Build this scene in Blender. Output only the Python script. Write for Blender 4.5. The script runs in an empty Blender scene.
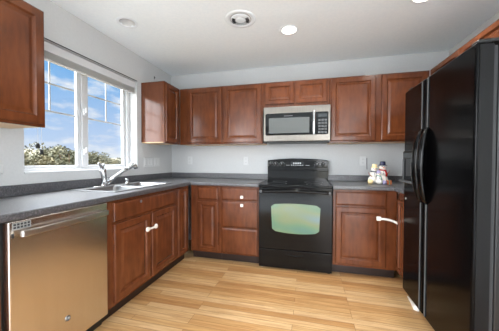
import bpy, bmesh, math, random
from mathutils import Vector, Matrix
random.seed(7)
S = bpy.context.scene
COL = S.collection
PI = math.pi

# ---------------------------------------------------------------- camera
CAM = Vector((1.9773, -3.1858, 1.1576)); FPX = 239.227
yaw, pit, rol = 0.2411, -0.01827, 0.00305
fw = Vector((-math.sin(yaw)*math.cos(pit), math.cos(yaw)*math.cos(pit), math.sin(pit)))
rt = Vector((math.cos(yaw), math.sin(yaw), 0)); up = rt.cross(fw)
r2 = rt*math.cos(rol)+up*math.sin(rol); u2 = -rt*math.sin(rol)+up*math.cos(rol)
cd = bpy.data.cameras.new('camera'); cd.sensor_width = 36; cd.sensor_fit = 'HORIZONTAL'
cd.lens = FPX/499*36; cd.clip_start = 0.02; cd.clip_end = 400
cam = bpy.data.objects.new('camera', cd); COL.objects.link(cam)
M4 = Matrix((r2, u2, -fw)).transposed().to_4x4(); M4.translation = CAM
cam.matrix_world = M4
S.camera = cam

# ---------------------------------------------------------------- sky, sun, added fill lamps, exposure
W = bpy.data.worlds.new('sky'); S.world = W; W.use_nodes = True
SKY_BASE, SKY_SIDE_BOOST, SKY_HIGH_BOOST = 0.77, 8.0, 2.5
def build_world():
    nt = W.node_tree; N = nt.nodes; L = nt.links
    for n in list(N): N.remove(n)
    out = N.new('ShaderNodeOutputWorld'); bg = N.new('ShaderNodeBackground')
    tc = N.new('ShaderNodeTexCoord'); sep = N.new('ShaderNodeSeparateXYZ')
    L.new(tc.outputs['Generated'], sep.inputs[0])
    grad = N.new('ShaderNodeValToRGB'); L.new(sep.outputs['Z'], grad.inputs[0])
    e = grad.color_ramp.elements
    e[0].position = 0.0; e[0].color = (0.62, 0.73, 0.92, 1)
    e[1].position = 0.5; e[1].color = (0.07, 0.22, 0.58, 1)
    k = e.new(0.10); k.color = (0.48, 0.64, 0.90, 1)
    k = e.new(0.30); k.color = (0.20, 0.46, 0.84, 1)
    mp = N.new('ShaderNodeMapping'); mp.inputs['Scale'].default_value = (4.5, 4.5, 12)
    mp.inputs['Location'].default_value = (0.35, 0.1, 0.3)
    L.new(tc.outputs['Generated'], mp.inputs[0])
    nz = N.new('ShaderNodeTexNoise'); nz.inputs['Scale'].default_value = 1.7
    nz.inputs['Detail'].default_value = 7; nz.inputs['Roughness'].default_value = 0.55
    L.new(mp.outputs[0], nz.inputs[0])
    cr = N.new('ShaderNodeValToRGB'); L.new(nz.outputs['Fac'], cr.inputs[0])
    cr.color_ramp.elements[0].position = 0.50; cr.color_ramp.elements[0].color = (0, 0, 0, 1)
    cr.color_ramp.elements[1].position = 0.66; cr.color_ramp.elements[1].color = (1, 1, 1, 1)
    mx = N.new('ShaderNodeMix'); mx.data_type = 'RGBA'
    L.new(cr.outputs['Color'], mx.inputs['Factor']); L.new(grad.outputs['Color'], mx.inputs['A'])
    mx.inputs['B'].default_value = (0.86, 0.89, 0.94, 1)
    L.new(mx.outputs['Result'], bg.inputs['Color']); 
    # sky boosted on one side and high up, unseen, to brighten worktop and cabinets
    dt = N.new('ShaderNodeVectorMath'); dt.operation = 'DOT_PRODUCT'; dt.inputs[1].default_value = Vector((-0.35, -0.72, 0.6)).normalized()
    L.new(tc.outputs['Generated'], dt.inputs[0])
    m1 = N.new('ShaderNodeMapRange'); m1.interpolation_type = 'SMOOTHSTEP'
    m1.inputs['From Min'].default_value = 0.2; m1.inputs['From Max'].default_value = 0.75; m1.inputs['To Max'].default_value = SKY_SIDE_BOOST
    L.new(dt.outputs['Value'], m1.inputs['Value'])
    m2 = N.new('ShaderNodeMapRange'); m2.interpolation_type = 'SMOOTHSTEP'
    m2.inputs['From Min'].default_value = 0.29; m2.inputs['From Max'].default_value = 0.46; m2.inputs['To Max'].default_value = SKY_HIGH_BOOST
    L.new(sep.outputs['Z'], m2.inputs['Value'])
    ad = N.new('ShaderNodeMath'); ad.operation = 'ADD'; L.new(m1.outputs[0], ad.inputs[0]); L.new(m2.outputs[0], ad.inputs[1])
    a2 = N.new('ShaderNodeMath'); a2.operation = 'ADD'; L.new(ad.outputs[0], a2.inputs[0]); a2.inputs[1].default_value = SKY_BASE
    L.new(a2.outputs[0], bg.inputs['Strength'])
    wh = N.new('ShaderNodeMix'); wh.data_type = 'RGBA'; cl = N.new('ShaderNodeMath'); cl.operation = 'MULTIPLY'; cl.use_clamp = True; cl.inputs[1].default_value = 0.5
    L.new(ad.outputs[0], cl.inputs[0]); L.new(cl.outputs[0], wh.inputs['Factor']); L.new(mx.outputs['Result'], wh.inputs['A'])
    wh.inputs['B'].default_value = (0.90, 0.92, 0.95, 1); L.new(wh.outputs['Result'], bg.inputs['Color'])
    L.new(bg.outputs[0], out.inputs[0])
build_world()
def sun(name, rot, e):
    d = bpy.data.lights.new(name, 'SUN'); d.energy = e; d.angle = 0.02
    o = bpy.data.objects.new(name, d); COL.objects.link(o); o.rotation_euler = rot
sun('sun', (math.radians(22), math.radians(28), 0), 1.6)
def area(name, loc, rot, sx, sy, e, col):
    d = bpy.data.lights.new(name, 'AREA'); d.shape = 'RECTANGLE'; d.size = sx; d.size_y = sy
    d.energy = e; d.color = col
    o = bpy.data.objects.new(name, d); COL.objects.link(o); o.location = loc; o.rotation_euler = rot
    return o
SIDE_E, XR_ = 73, 3.511
# added fill lamp, set in an invented opening behind the camera
area('fill_rear', (2.8, -6.25, 1.05), (math.radians(90), 0, 0), 0.95, 2.0, 10, (0.92, 0.97, 1.0))
# added lamp hidden above the kitchen window, brightens the worktop through it
area('fill_above_window', (-0.75, -1.32, 2.62), (0, math.radians(-35), 0), 0.7, 2.0, 70, (0.92, 0.95, 1.0))
# added fill lamps in invented side openings behind the camera
area('fill_left', (-0.10, -4.95, 1.25), (0, math.radians(-90), 0), 1.9, 2.3, SIDE_E, (0.87, 0.945, 1.0))
area('fill_right', (XR_+0.10, -4.95, 1.25), (0, math.radians(90), 0), 1.9, 2.3, SIDE_E, (0.87, 0.945, 1.0))
LAMP_E = 6.0
V = S.view_settings
V.view_transform = 'Standard'; V.look = 'None'; V.gamma = 1.0; V.use_curve_mapping = False
V.exposure = 0.46

# ---------------------------------------------------------------- materials
def lin(c):
    return tuple(((x/255)/12.92 if x/255 <= 0.04045 else ((x/255+0.055)/1.055)**2.4) for x in c)+(1,)
def mat(name, c, rough=0.5, metal=0.0, **kw):
    m = bpy.data.materials.new(name); m.use_nodes = True
    b = m.node_tree.nodes['Principled BSDF']
    b.inputs['Base Color'].default_value = lin(c); b.inputs['Roughness'].default_value = rough
    b.inputs['Metallic'].default_value = metal
    for k, v in kw.items(): b.inputs[k.replace('_', ' ')].default_value = v
    return m
def nodes(m): return m.node_tree.nodes, m.node_tree.links, m.node_tree.nodes['Principled BSDF']
def noise_mat(name, c1, c2, scale, stretch=(1, 1, 1), rough=0.5, metal=0.0, lo=0.35, hi=0.65, bump=0.0, detail=4, rvar=0.0, **kw):
    m = mat(name, c1, rough, metal, **kw); N, L, b = nodes(m)
    tc = N.new('ShaderNodeTexCoord'); mp = N.new('ShaderNodeMapping'); mp.inputs['Scale'].default_value = stretch
    nz = N.new('ShaderNodeTexNoise'); nz.inputs['Scale'].default_value = scale; nz.inputs['Detail'].default_value = detail
    cr = N.new('ShaderNodeValToRGB')
    cr.color_ramp.elements[0].position = lo; cr.color_ramp.elements[0].color = lin(c1)
    cr.color_ramp.elements[1].position = hi; cr.color_ramp.elements[1].color = lin(c2)
    L.new(tc.outputs['Object'], mp.inputs[0]); L.new(mp.outputs[0], nz.inputs['Vector'])
    L.new(nz.outputs['Fac'], cr.inputs[0]); L.new(cr.outputs['Color'], b.inputs['Base Color'])
    if bump:
        bp = N.new('ShaderNodeBump'); bp.inputs['Strength'].default_value = bump; bp.inputs['Distance'].default_value = 0.002
        L.new(nz.outputs['Fac'], bp.inputs['Height']); L.new(bp.outputs[0], b.inputs['Normal'])
    if rvar:
        mr = N.new('ShaderNodeMapRange'); mr.inputs['To Min'].default_value = rough-rvar; mr.inputs['To Max'].default_value = rough+rvar
        L.new(nz.outputs['Fac'], mr.inputs['Value']); L.new(mr.outputs[0], b.inputs['Roughness'])
    return m

def wood_mat(name, c1, c2, rough=0.33, stretch=(14, 14, 1.3)):
    """stained cherry: fine straight grain plus slow blotches of stain"""
    m = mat(name, c1, rough, Specular_IOR_Level=0.38); N, L, b = nodes(m)
    tc = N.new('ShaderNodeTexCoord'); mp = N.new('ShaderNodeMapping'); mp.inputs['Scale'].default_value = stretch
    n1 = N.new('ShaderNodeTexNoise'); n1.inputs['Scale'].default_value = 4; n1.inputs['Detail'].default_value = 3
    n2 = N.new('ShaderNodeTexNoise'); n2.inputs['Scale'].default_value = 5; n2.inputs['Detail'].default_value = 2
    L.new(tc.outputs['Object'], mp.inputs[0]); L.new(mp.outputs[0], n1.inputs['Vector']); L.new(tc.outputs['Object'], n2.inputs['Vector'])
    ad = N.new('ShaderNodeMath'); ad.operation = 'MULTIPLY_ADD'; ad.inputs[1].default_value = 0.5
    h = N.new('ShaderNodeMath'); h.operation = 'MULTIPLY'; h.inputs[1].default_value = 0.5
    L.new(n1.outputs['Fac'], ad.inputs[0]); L.new(n2.outputs['Fac'], h.inputs[0]); L.new(h.outputs[0], ad.inputs[2])
    cr = N.new('ShaderNodeValToRGB'); L.new(ad.outputs[0], cr.inputs[0])
    cr.color_ramp.elements[0].position = 0.36; cr.color_ramp.elements[0].color = lin(c1)
    cr.color_ramp.elements[1].position = 0.64; cr.color_ramp.elements[1].color = lin(c2)
    L.new(cr.outputs['Color'], b.inputs['Base Color'])
    return m

M = {}
M['wall'] = noise_mat('painted_wall', (196, 197, 198), (200, 201, 202), 60, rough=0.9, bump=0.06)
M['ceiling'] = noise_mat('painted_ceiling', (241, 248, 253), (245, 251, 255), 45, rough=0.95, bump=0.08)
M['bounce_floor'] = noise_mat('pale_bounce_floor', (222, 224, 226), (234, 236, 238), 90, rough=0.95)  # pale floor added to bounce neutral light onto the ceiling
M['white'] = mat('white_vinyl', (206, 207, 209), 0.45)
M['blind'] = mat('blind_grey', (196, 196, 194), 0.5)
M['wood'] = wood_mat('cherry_wood', (85, 44, 24), (110, 61, 34), 0.20, (7, 7, 1.6))
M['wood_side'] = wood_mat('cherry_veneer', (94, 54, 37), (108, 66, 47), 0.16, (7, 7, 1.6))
M['kick'] = mat('shaded_toe_kick', (34, 17, 11), 0.5)  # darkened to put the shadow beneath the cabinets into the colour
M['maple'] = noise_mat('maple_interior', (205, 170, 130), (220, 188, 148), 8, (1, 12, 12), 0.5)
M['black'] = mat('black_enamel', (8, 8, 9), 0.10, Specular_IOR_Level=0.26)
M['black_mat'] = mat('black_plastic', (16, 16, 17), 0.4)
M['black_glass'] = mat('black_glass', (6, 6, 7), 0.06, Specular_IOR_Level=0.2)
M['fridge'] = noise_mat('black_textured_steel', (5, 5, 6), (8, 7, 8), 220, rough=0.17, bump=0.06, Specular_IOR_Level=0.10)
M['fridge_edge'] = mat('charcoal_side', (12, 12, 13), 0.45, Specular_IOR_Level=0.2)
M['steel'] = noise_mat('brushed_steel', (122, 116, 109), (128, 122, 115), 4, (20, 1.2, 1), 0.30, 1.0)
M['steel_dw'] = noise_mat('brushed_steel_panel', (214, 206, 198), (220, 212, 204), 3, (1, 8, 0.3), 0.27, 1.0)
M['chrome'] = mat('satin_chrome', (205, 206, 208), 0.18, 1.0)
M['bar'] = mat('satin_bar', (206, 202, 198), 0.32, 1.0)
M['strip'] = mat('grey_control_strip', (140, 140, 138), 0.5)
M['bowl'] = mat('sink_steel', (150, 152, 154), 0.38, 1.0)
M['grey_glass'] = mat('grey_mesh_glass', (84, 87, 86), 0.18)
M['display'] = mat('dark_display', (24, 32, 34), 0.1)
M['print'] = mat('pale_print', (205, 205, 205), 0.5)
M['button'] = mat('grey_button', (84, 86, 88), 0.45)
M['strap'] = mat('white_latch_plastic', (236, 230, 220), 0.45)
M['plate'] = mat('white_switch_plastic', (208, 209, 210), 0.4)
M['dark'] = mat('dark_line', (40, 40, 42), 0.6)
M['cord'] = mat('white_cord', (225, 225, 222), 0.7)
M['tassel'] = mat('dark_tassel', (22, 23, 25), 0.6)
M['can'] = mat('can_white', (236, 242, 248), 0.8)
M['duct'] = mat('duct_grey', (176, 178, 180), 0.8)
M['can_in'] = mat('can_inside', (222, 222, 222), 0.4)
M['lamp'] = mat('lamp_glow', (255, 250, 240), 0.5)
b = M['lamp'].node_tree.nodes['Principled BSDF']
b.inputs['Emission Color'].default_value = (1, 0.96, 0.88, 1); b.inputs['Emission Strength'].default_value = 3.0
M['ceramic'] = mat('white_ceramic', (238, 234, 226), 0.2)
M['navy'] = mat('navy_glaze', (30, 34, 66), 0.2)
M['red'] = mat('red_glaze', (168, 40, 38), 0.25)
M['teal'] = mat('teal_glaze', (96, 150, 132), 0.25)
M['cream'] = mat('cream_glaze', (240, 214, 160), 0.25)
M['brown'] = mat('brown_glaze', (176, 96, 56), 0.3)
M['lilac'] = mat('lilac_glaze', (170, 160, 196), 0.3)
M['orange'] = mat('orange_glaze', (226, 120, 50), 0.3)
M['glass'] = mat('window_glass', (255, 255, 255), 0.0, Transmission_Weight=1.0, IOR=1.0)
# thin pane: mostly clear with a faint real reflection
def pane():
    m = M['glass']; N, L, b = nodes(m); out = [n for n in N if n.type == 'OUTPUT_MATERIAL'][0]
    tr = N.new('ShaderNodeBsdfTransparent'); tr.inputs[0].default_value = (0.97, 0.98, 0.98, 1)
    gl = N.new('ShaderNodeBsdfGlossy'); gl.inputs['Roughness'].default_value = 0.02
    lw = N.new('ShaderNodeLayerWeight'); lw.inputs['Blend'].default_value = 0.3; fr = N.new('ShaderNodeMath'); fr.operation = 'MULTIPLY'; fr.inputs[1].default_value = 0.12; L.new(lw.outputs['Facing'], fr.inputs[0])
    mx = N.new('ShaderNodeMixShader'); L.new(fr.outputs[0], mx.inputs[0]); L.new(tr.outputs[0], mx.inputs[1]); L.new(gl.outputs[0], mx.inputs[2])
    L.new(mx.outputs[0], out.inputs[0]); N.remove(b)
pane()
# laminate worktop: dark grey with fine pale and black flecks
def laminate():
    m = mat('grey_laminate', (66, 66, 70), 0.48); N, L, b = nodes(m)
    tc = N.new('ShaderNodeTexCoord'); n1 = N.new('ShaderNodeTexNoise'); n1.inputs['Scale'].default_value = 130; n1.inputs['Detail'].default_value = 3
    L.new(tc.outputs['Object'], n1.inputs['Vector'])
    cr = N.new('ShaderNodeValToRGB'); L.new(n1.outputs['Fac'], cr.inputs[0]); e = cr.color_ramp.elements
    e[0].position = 0.38; e[0].color = lin((42, 42, 46)); e[1].position = 0.66; e[1].color = lin((98, 98, 103))
    k = e.new(0.5); k.color = lin((60, 60, 64))
    L.new(cr.outputs['Color'], b.inputs['Base Color']); b.inputs['Specular IOR Level'].default_value = 0.9; b.inputs['Coat Weight'].default_value = 0.7; b.inputs['Coat Roughness'].default_value = 0.38
    return m
M['laminate'] = laminate()
# oak strip floor, boards along x
def oak():
    m = mat('oak_strip_floor', (205, 160, 105), 0.34); N, L, b = nodes(m)
    tc = N.new('ShaderNodeTexCoord')
    br = N.new('ShaderNodeTexBrick'); br.offset = 0.37; br.offset_frequency = 3; br.squash = 1.0
    br.inputs['Scale'].default_value = 1.0; br.inputs['Brick Width'].default_value = 1.15; br.inputs['Row Height'].default_value = 0.0572
    br.inputs['Mortar Size'].default_value = 0.0013; br.inputs['Mortar Smooth'].default_value = 0.1; br.inputs['Bias'].default_value = 0.0
    br.inputs['Color1'].default_value = (0, 0, 0, 1); br.inputs['Color2'].default_value = (1, 1, 1, 1); br.inputs['Mortar'].default_value = (0.4, 0.4, 0.4, 1)
    L.new(tc.outputs['Object'], br.inputs['Vector'])
    cr = N.new('ShaderNodeValToRGB'); L.new(br.outputs['Color'], cr.inputs[0]); e = cr.color_ramp.elements
    e[0].position = 0.0; e[0].color = lin((176, 130, 84)); e[1].position = 1.0; e[1].color = lin((214, 181, 138))
    for p, c in ((0.10, (192, 147, 97)), (0.35, (202, 162, 112)), (0.7, (208, 171, 124))):
        k = e.new(p); k.color = lin(c)
    mp = N.new('ShaderNodeMapping'); mp.inputs['Scale'].default_value = (1.4, 26, 1)
    # shift the grain from board to board
    off = N.new('ShaderNodeVectorMath'); off.operation = 'MULTIPLY_ADD'; off.inputs[1].default_value = (7, 3, 0)
    L.new(br.outputs['Color'], off.inputs[0]); L.new(tc.outputs['Object'], off.inputs[2]); L.new(off.outputs[0], mp.inputs[0])
    nz = N.new('ShaderNodeTexNoise'); nz.inputs['Scale'].default_value = 2.2; nz.inputs['Detail'].default_value = 7; nz.inputs['Roughness'].default_value = 0.66
    nz.inputs['Distortion'].default_value = 0.6
    L.new(mp.outputs[0], nz.inputs['Vector'])
    gr = N.new('ShaderNodeValToRGB'); L.new(nz.outputs['Fac'], gr.inputs[0])
    gr.color_ramp.elements[0].position = 0.34; gr.color_ramp.elements[0].color = (0.62, 0.48, 0.35, 1)
    gr.color_ramp.elements[1].position = 0.62; gr.color_ramp.elements[1].color = (1.04, 1.03, 1.0, 1)
    mx = N.new('ShaderNodeMix'); mx.data_type = 'RGBA'; mx.blend_type = 'MULTIPLY'; mx.inputs['Factor'].default_value = 0.75
    L.new(cr.outputs['Color'], mx.inputs['A']); L.new(gr.outputs['Color'], mx.inputs['B'])
    m2 = N.new('ShaderNodeMix'); m2.data_type = 'RGBA'; m2.blend_type = 'MIX'
    L.new(br.outputs['Fac'], m2.inputs['Factor']); L.new(mx.outputs['Result'], m2.inputs['A']); m2.inputs['B'].default_value = lin((128, 86, 50))
    L.new(m2.outputs['Result'], b.inputs['Base Color'])
    return m
M['oak'] = oak()
# oven window: iridescent coated glass, horizontal streaks of green, teal and straw
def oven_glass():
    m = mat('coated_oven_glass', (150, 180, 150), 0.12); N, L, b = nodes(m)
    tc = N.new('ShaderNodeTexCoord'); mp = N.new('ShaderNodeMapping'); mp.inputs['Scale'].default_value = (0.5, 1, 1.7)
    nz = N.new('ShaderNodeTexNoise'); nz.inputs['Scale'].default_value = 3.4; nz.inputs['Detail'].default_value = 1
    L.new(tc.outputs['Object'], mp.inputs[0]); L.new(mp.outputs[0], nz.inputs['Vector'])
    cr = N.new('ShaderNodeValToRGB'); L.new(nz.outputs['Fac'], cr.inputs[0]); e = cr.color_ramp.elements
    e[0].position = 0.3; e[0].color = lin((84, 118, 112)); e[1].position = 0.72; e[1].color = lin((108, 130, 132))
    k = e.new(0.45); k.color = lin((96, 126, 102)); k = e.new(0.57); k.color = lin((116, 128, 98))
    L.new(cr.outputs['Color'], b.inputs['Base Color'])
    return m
M['oven_glass'] = oven_glass()
M['leaf'] = noise_mat('olive_leaves', (42, 47, 28), (80, 76, 50), 3.0, rough=0.7)
M['leaf2'] = noise_mat('yellow_green_leaves', (56, 56, 36), (92, 84, 56), 3.0, rough=0.7)
M['bark'] = mat('bark', (84, 66, 48), 0.9)
M['ground'] = noise_mat('dry_grass', (100, 94, 66), (120, 110, 80), 2.0, rough=0.95)
M['hill'] = noise_mat('far_scrub', (92, 90, 76), (112, 106, 90), 0.15, rough=0.95)

# ---------------------------------------------------------------- mesh helpers
def box(bm, x0, x1, y0, y1, z0, z1):
    x0, x1 = min(x0, x1), max(x0, x1); y0, y1 = min(y0, y1), max(y0, y1); z0, z1 = min(z0, z1), max(z0, z1)
    v = [bm.verts.new(p) for p in ((x0,y0,z0),(x1,y0,z0),(x1,y1,z0),(x0,y1,z0),(x0,y0,z1),(x1,y0,z1),(x1,y1,z1),(x0,y1,z1))]
    for f in ((3,2,1,0),(4,5,6,7),(0,1,5,4),(1,2,6,5),(2,3,7,6),(3,0,4,7)): bm.faces.new([v[i] for i in f])
    return bm
def B(*a):
    bm = bmesh.new()
    for t in a: box(bm, *t)
    return bm
def loft(bm, loops, cap0=True, cap1=True, closed=True):
    R = [[bm.verts.new(p) for p in lp] for lp in loops]
    n = len(R[0])
    for a, c in zip(R[:-1], R[1:]):
        for i in range(n if closed else n-1):
            bm.faces.new((a[i], a[(i+1) % n], c[(i+1) % n], c[i]))
    if cap0: bm.faces.new(R[0][::-1])
    if cap1: bm.faces.new(R[-1])
    return bm
def basis(ax):
    ax = Vector(ax).normalized(); t = Vector((0, 0, 1)) if abs(ax.z) < 0.9 else Vector((1, 0, 0))
    u = ax.cross(t).normalized(); return ax, u, ax.cross(u)
def lathe(bm, c, ax, prof, seg=24, cap0=True, cap1=True):
    c = Vector(c); ax, u, v = basis(ax)
    loops = [[c+ax*h+(u*math.cos(2*PI*i/seg)+v*math.sin(2*PI*i/seg))*max(r, 1e-4) for i in range(seg)] for r, h in prof]
    return loft(bm, loops, cap0, cap1)
def tube(bm, pts, r, seg=12, flat=1.0, wide=None):
    pts = [Vector(p) for p in pts]; rs = r if isinstance(r, (list, tuple)) else [r]*len(pts)
    loops = []; prev = None
    for i, p in enumerate(pts):
        t = (pts[min(i+1, len(pts)-1)]-pts[max(i-1, 0)]).normalized()
        if prev is None:
            u = basis(t)[1] if wide is None else (Vector(wide)-t*t.dot(Vector(wide))).normalized()
        else: u = (prev-t*t.dot(prev)).normalized()
        prev = u; v = t.cross(u)
        loops.append([p+(u*math.cos(2*PI*k/seg)+v*math.sin(2*PI*k/seg)*flat)*rs[i] for k in range(seg)])
    return loft(bm, loops)
def wl(o):
    p = Vector((0, 0, 0))
    while o: p += o.location; o = o.parent
    return p
def obj(name, bm, m, parent=None, smooth=False, bevel=0.0, seg=2, label=None):
    bmesh.ops.recalc_face_normals(bm, faces=bm.faces)
    me = bpy.data.meshes.new(name)
    base = wl(parent) if parent else Vector((0, 0, 0))
    if base.length: bmesh.ops.translate(bm, verts=bm.verts, vec=-base)
    bm.to_mesh(me); bm.free()
    me.materials.append(M[m] if isinstance(m, str) else m)
    o = bpy.data.objects.new(name, me); COL.objects.link(o); o.parent = parent
    if smooth:
        for p in me.polygons: p.use_smooth = True
    if bevel:
        md = o.modifiers.new('bevel', 'BEVEL'); md.width = bevel; md.segments = seg; md.limit_method = 'ANGLE'; md.angle_limit = math.radians(40)
        for p in me.polygons: p.use_smooth = True
        wn = o.modifiers.new('wn', 'WEIGHTED_NORMAL'); wn.keep_sharp = True
    if label: o['label'] = label
    return o
def tag(o, label, cat, group=None):
    o['label'] = label; o['category'] = cat
    if group: o['group'] = group
    return o
def thing(name, label, cat, loc, group=None):
    o = bpy.data.objects.new(name, None); COL.objects.link(o); o.location = loc; o.empty_display_size = 0.1
    return tag(o, label, cat, group)
def struct(name, bm, m, parent=None, **k):
    o = obj(name, bm, m, parent, **k)
    if not parent: o['kind'] = 'structure'
    return o
class Fr:
    """a front: u runs along it, v is height, d comes out of it"""
    def __init__(s, axis, sign, d0): s.a, s.s, s.d0 = axis, sign, d0
    def __call__(s, u, v, d):
        q = s.d0+s.s*d
        return Vector((q, u, v)) if s.a == 'x' else Vector((u, q, v))
    def box(s, bm, u0, u1, v0, v1, da, db):
        a = s(u0, v0, da); c = s(u1, v1, db); return box(bm, a.x, c.x, a.y, c.y, a.z, c.z)
def rect(F, u0, u1, v0, v1, i, d):
    return [F(u0+i, v0+i, d), F(u1-i, v0+i, d), F(u1-i, v1-i, d), F(u0+i, v1-i, d)]
T = 0.022
def panel_door(F, u0, u1, v0, v1, parent, fr=0.055, name='door'):
    bm = bmesh.new()
    prof = [(0, 0.001), (0, T-0.006), (0.003, T-0.002), (0.008, T), (fr-0.006, T), (fr-0.002, T-0.004), (fr+0.002, T-0.011), (fr+0.006, T-0.013)]
    loft(bm, [rect(F, u0, u1, v0, v1, i, d) for i, d in prof], True, False)
    d = obj(name, bm, 'wood', parent)
    bm = bmesh.new(); q = fr+0.006
    prof = [(q, T-0.016), (q, T-0.013), (q+0.005, T-0.013), (q+0.024, T-0.005), (q+0.027, T-0.0045)]
    loft(bm, [rect(F, u0, u1, v0, v1, i, dd) for i, dd in prof], True, True)
    obj(name+'_panel', bm, 'wood', d)
    return d
def drawer_front(F, u0, u1, v0, v1, parent, name='drawer_front'):
    bm = bmesh.new()
    prof = [(0, 0.001), (0, T-0.008), (0.004, T-0.004), (0.012, T-0.001), (0.016, T)]
    loft(bm, [rect(F, u0, u1, v0, v1, i, d) for i, d in prof])
    return obj(name, bm, 'wood', parent)
def wall_cab(label, F, u0, u1, z0, z1, depth, base, group='cherry wall cabinets', side='wood', stiles=0):
    t = thing('wall_cabinet', label, 'cabinet', base, group)
    bm = bmesh.new(); F.box(bm, u0, u1, z0+0.012, z1, -depth, -0.02); obj('carcass', bm, side, t, bevel=0.002)
    bm = bmesh.new(); F.box(bm, u0, u1, z0, z1, -0.0195, 0); obj('face_frame', bm, 'wood', t, bevel=0.002)
    bm = bmesh.new(); F.box(bm, u0+0.002, u1-0.002, z0+0.003, z0+0.0115, -depth+0.002, -0.0205); obj('bottom_panel', bm, 'maple', t)
    return t
def base_cab(label, F, u0, u1, depth, base, group='cherry base cabinets', cat='cabinet'):
    t = thing('base_cabinet', label, cat, base, group)
    bm = bmesh.new(); w = 0.016
    F.box(bm, u0, u0+w, 0.10, 0.874, -depth, -0.0205); F.box(bm, u1-w, u1, 0.10, 0.874, -depth, -0.0205)
    F.box(bm, u0+w, u1-w, 0.10, 0.116, -depth, -0.0205); F.box(bm, u0+w, u1-w, 0.116, 0.874, -depth, -depth+0.008)
    obj('carcass', bm, 'wood', t)
    bm = bmesh.new(); F.box(bm, u0, u1, 0.098, 0.874, -0.02, 0); obj('face_frame', bm, 'wood', t, bevel=0.0015)
    bm = bmesh.new(); F.box(bm, u0, u1, 0.002, 0.0975, -0.075, -0.055); obj('toe_kick', bm, 'kick', t)
    return t

# ---------------------------------------------------------------- room
H = 2.414; XR = 3.511; YB = -6.4
WY0, WY1, WZ0, WZ1 = -1.909, -0.742, 1.063, 2.09
struct('floor', B((-0.15, XR+0.15, -3.45, 0.15, -0.1, 0)), 'oak')
struct('floor_bounce', B((-0.15, XR+0.15, YB-0.15, -3.45, -0.1, 0)), 'bounce_floor')  # unseen pale floor, added to whiten the bounce
CX, CY = 0.368, -1.315
def slab(xs, ys, holes, z0, z1):
    """grid slab: holes is a set of (i,j) cells left out"""
    bm = bmesh.new(); vt = {}
    def v(i, j, k):
        if (i, j, k) not in vt: vt[(i, j, k)] = bm.verts.new((xs[i], ys[j], (z0, z1)[k]))
        return vt[(i, j, k)]
    nx, ny = len(xs)-1, len(ys)-1
    ok = lambda i, j: 0 <= i < nx and 0 <= j < ny and (i, j) not in holes
    for i in range(nx):
        for j in range(ny):
            if not ok(i, j): continue
            for k in (0, 1): bm.faces.new([v(i, j, k), v(i+1, j, k), v(i+1, j+1, k), v(i, j+1, k)])
            for di, dj, a, c in ((-1, 0, (i, j), (i, j+1)), (1, 0, (i+1, j), (i+1, j+1)), (0, -1, (i, j), (i+1, j)), (0, 1, (i, j+1), (i+1, j+1))):
                if not ok(i+di, j+dj): bm.faces.new([v(*a, 0), v(*c, 0), v(*c, 1), v(*a, 1)])
    return bm
struct('ceiling', slab([-0.16, CX-0.064, CX+0.064, XR+0.15], [YB-0.15, CY-0.064, CY+0.064, 0.15], {(1, 1)}, H, H+0.14), 'ceiling')
struct('wall_back', B((-0.16, XR+0.15, 0, 0.15, 0, H)), 'wall')
struct('wall_right', B((XR, XR+0.15, -3.75, 0, 0, H), (XR, XR+0.15, YB, -6.15, 0, H), (XR, XR+0.15, -6.15, -3.75, 0, 0.25), (XR, XR+0.15, -6.15, -3.75, 2.25, H)), 'wall')  # opening behind the camera is invented to admit fill light
struct('wall_left', B((-0.16, 0, -3.75, WY0, 0, H), (-0.16, 0, YB, -6.15, 0, H), (-0.16, 0, -6.15, -3.75, 0, 0.25), (-0.16, 0, -6.15, -3.75, 2.25, H), (-0.16, 0, WY1, 0, 0, H), (-0.16, 0, WY0, WY1, 0, WZ0), (-0.16, 0, WY0, WY1, WZ1, H)), 'wall')  # rear opening is invented for fill light; the kitchen window is real
struct('wall_front', B((-0.16, 2.3, YB-0.15, YB, 0, H), (3.3, XR+0.15, YB-0.15, YB, 0, H), (2.3, 3.3, YB-0.15, YB, 2.1, H)), 'wall')  # gap in this unseen wall is added to let light in
# kitchen window
wn = bpy.data.objects.new('window_1', None); COL.objects.link(wn); wn.location = (-0.13, (WY0+WY1)/2, WZ0); wn['kind'] = 'structure'
FX = -0.135
bm = B((FX-0.022, FX+0.035, WY0+0.001, WY0+0.045, WZ0+0.001, WZ1-0.001), (FX-0.022, FX+0.035, WY1-0.045, WY1-0.001, WZ0+0.001, WZ1-0.001),
       (FX-0.022, FX+0.035, WY0+0.045, WY1-0.045, WZ0+0.001, WZ0+0.03), (FX-0.022, FX+0.035, WY0+0.045, WY1-0.045, WZ1-0.04, WZ1-0.001),
       (FX-0.022, FX+0.028, -1.357, -1.318, WZ0+0.03, WZ1-0.04))
obj('window_frame', bm, 'white', wn, bevel=0.003)
for (a, c, vm) in ((-1.862, -1.359, -1.622), (-1.316, -0.789, -1.044)):
    s0 = 0.036; z0, z1 = WZ0+0.031, WZ1-0.041; x0, x1 = FX-0.016, FX+0.014
    bm = B((x0, x1, a, a+s0, z0, z1), (x0, x1, c-s0, c, z0, z1), (x0, x1, a+s0, c-s0, z0, z0+0.022), (x0, x1, a+s0, c-s0, z1-0.03, z1))
    sa = obj('window_sash', bm, 'white', wn, bevel=0.003)
    obj('pane', B((FX-0.004, FX, a+s0, c-s0, z0+0.022, z1-0.03)), 'glass', sa)
    g = 0.006
    bm = B((FX-0.010, FX-0.005, vm-g, vm+g, 1.572, z1-0.03), (FX-0.0099, FX-0.0051, a+s0, c-s0, 1.565, 1.580), (FX-0.0099, FX-0.0051, a+s0, c-s0, 1.798, 1.813))
    obj('window_grille', bm, 'white', sa)
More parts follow.
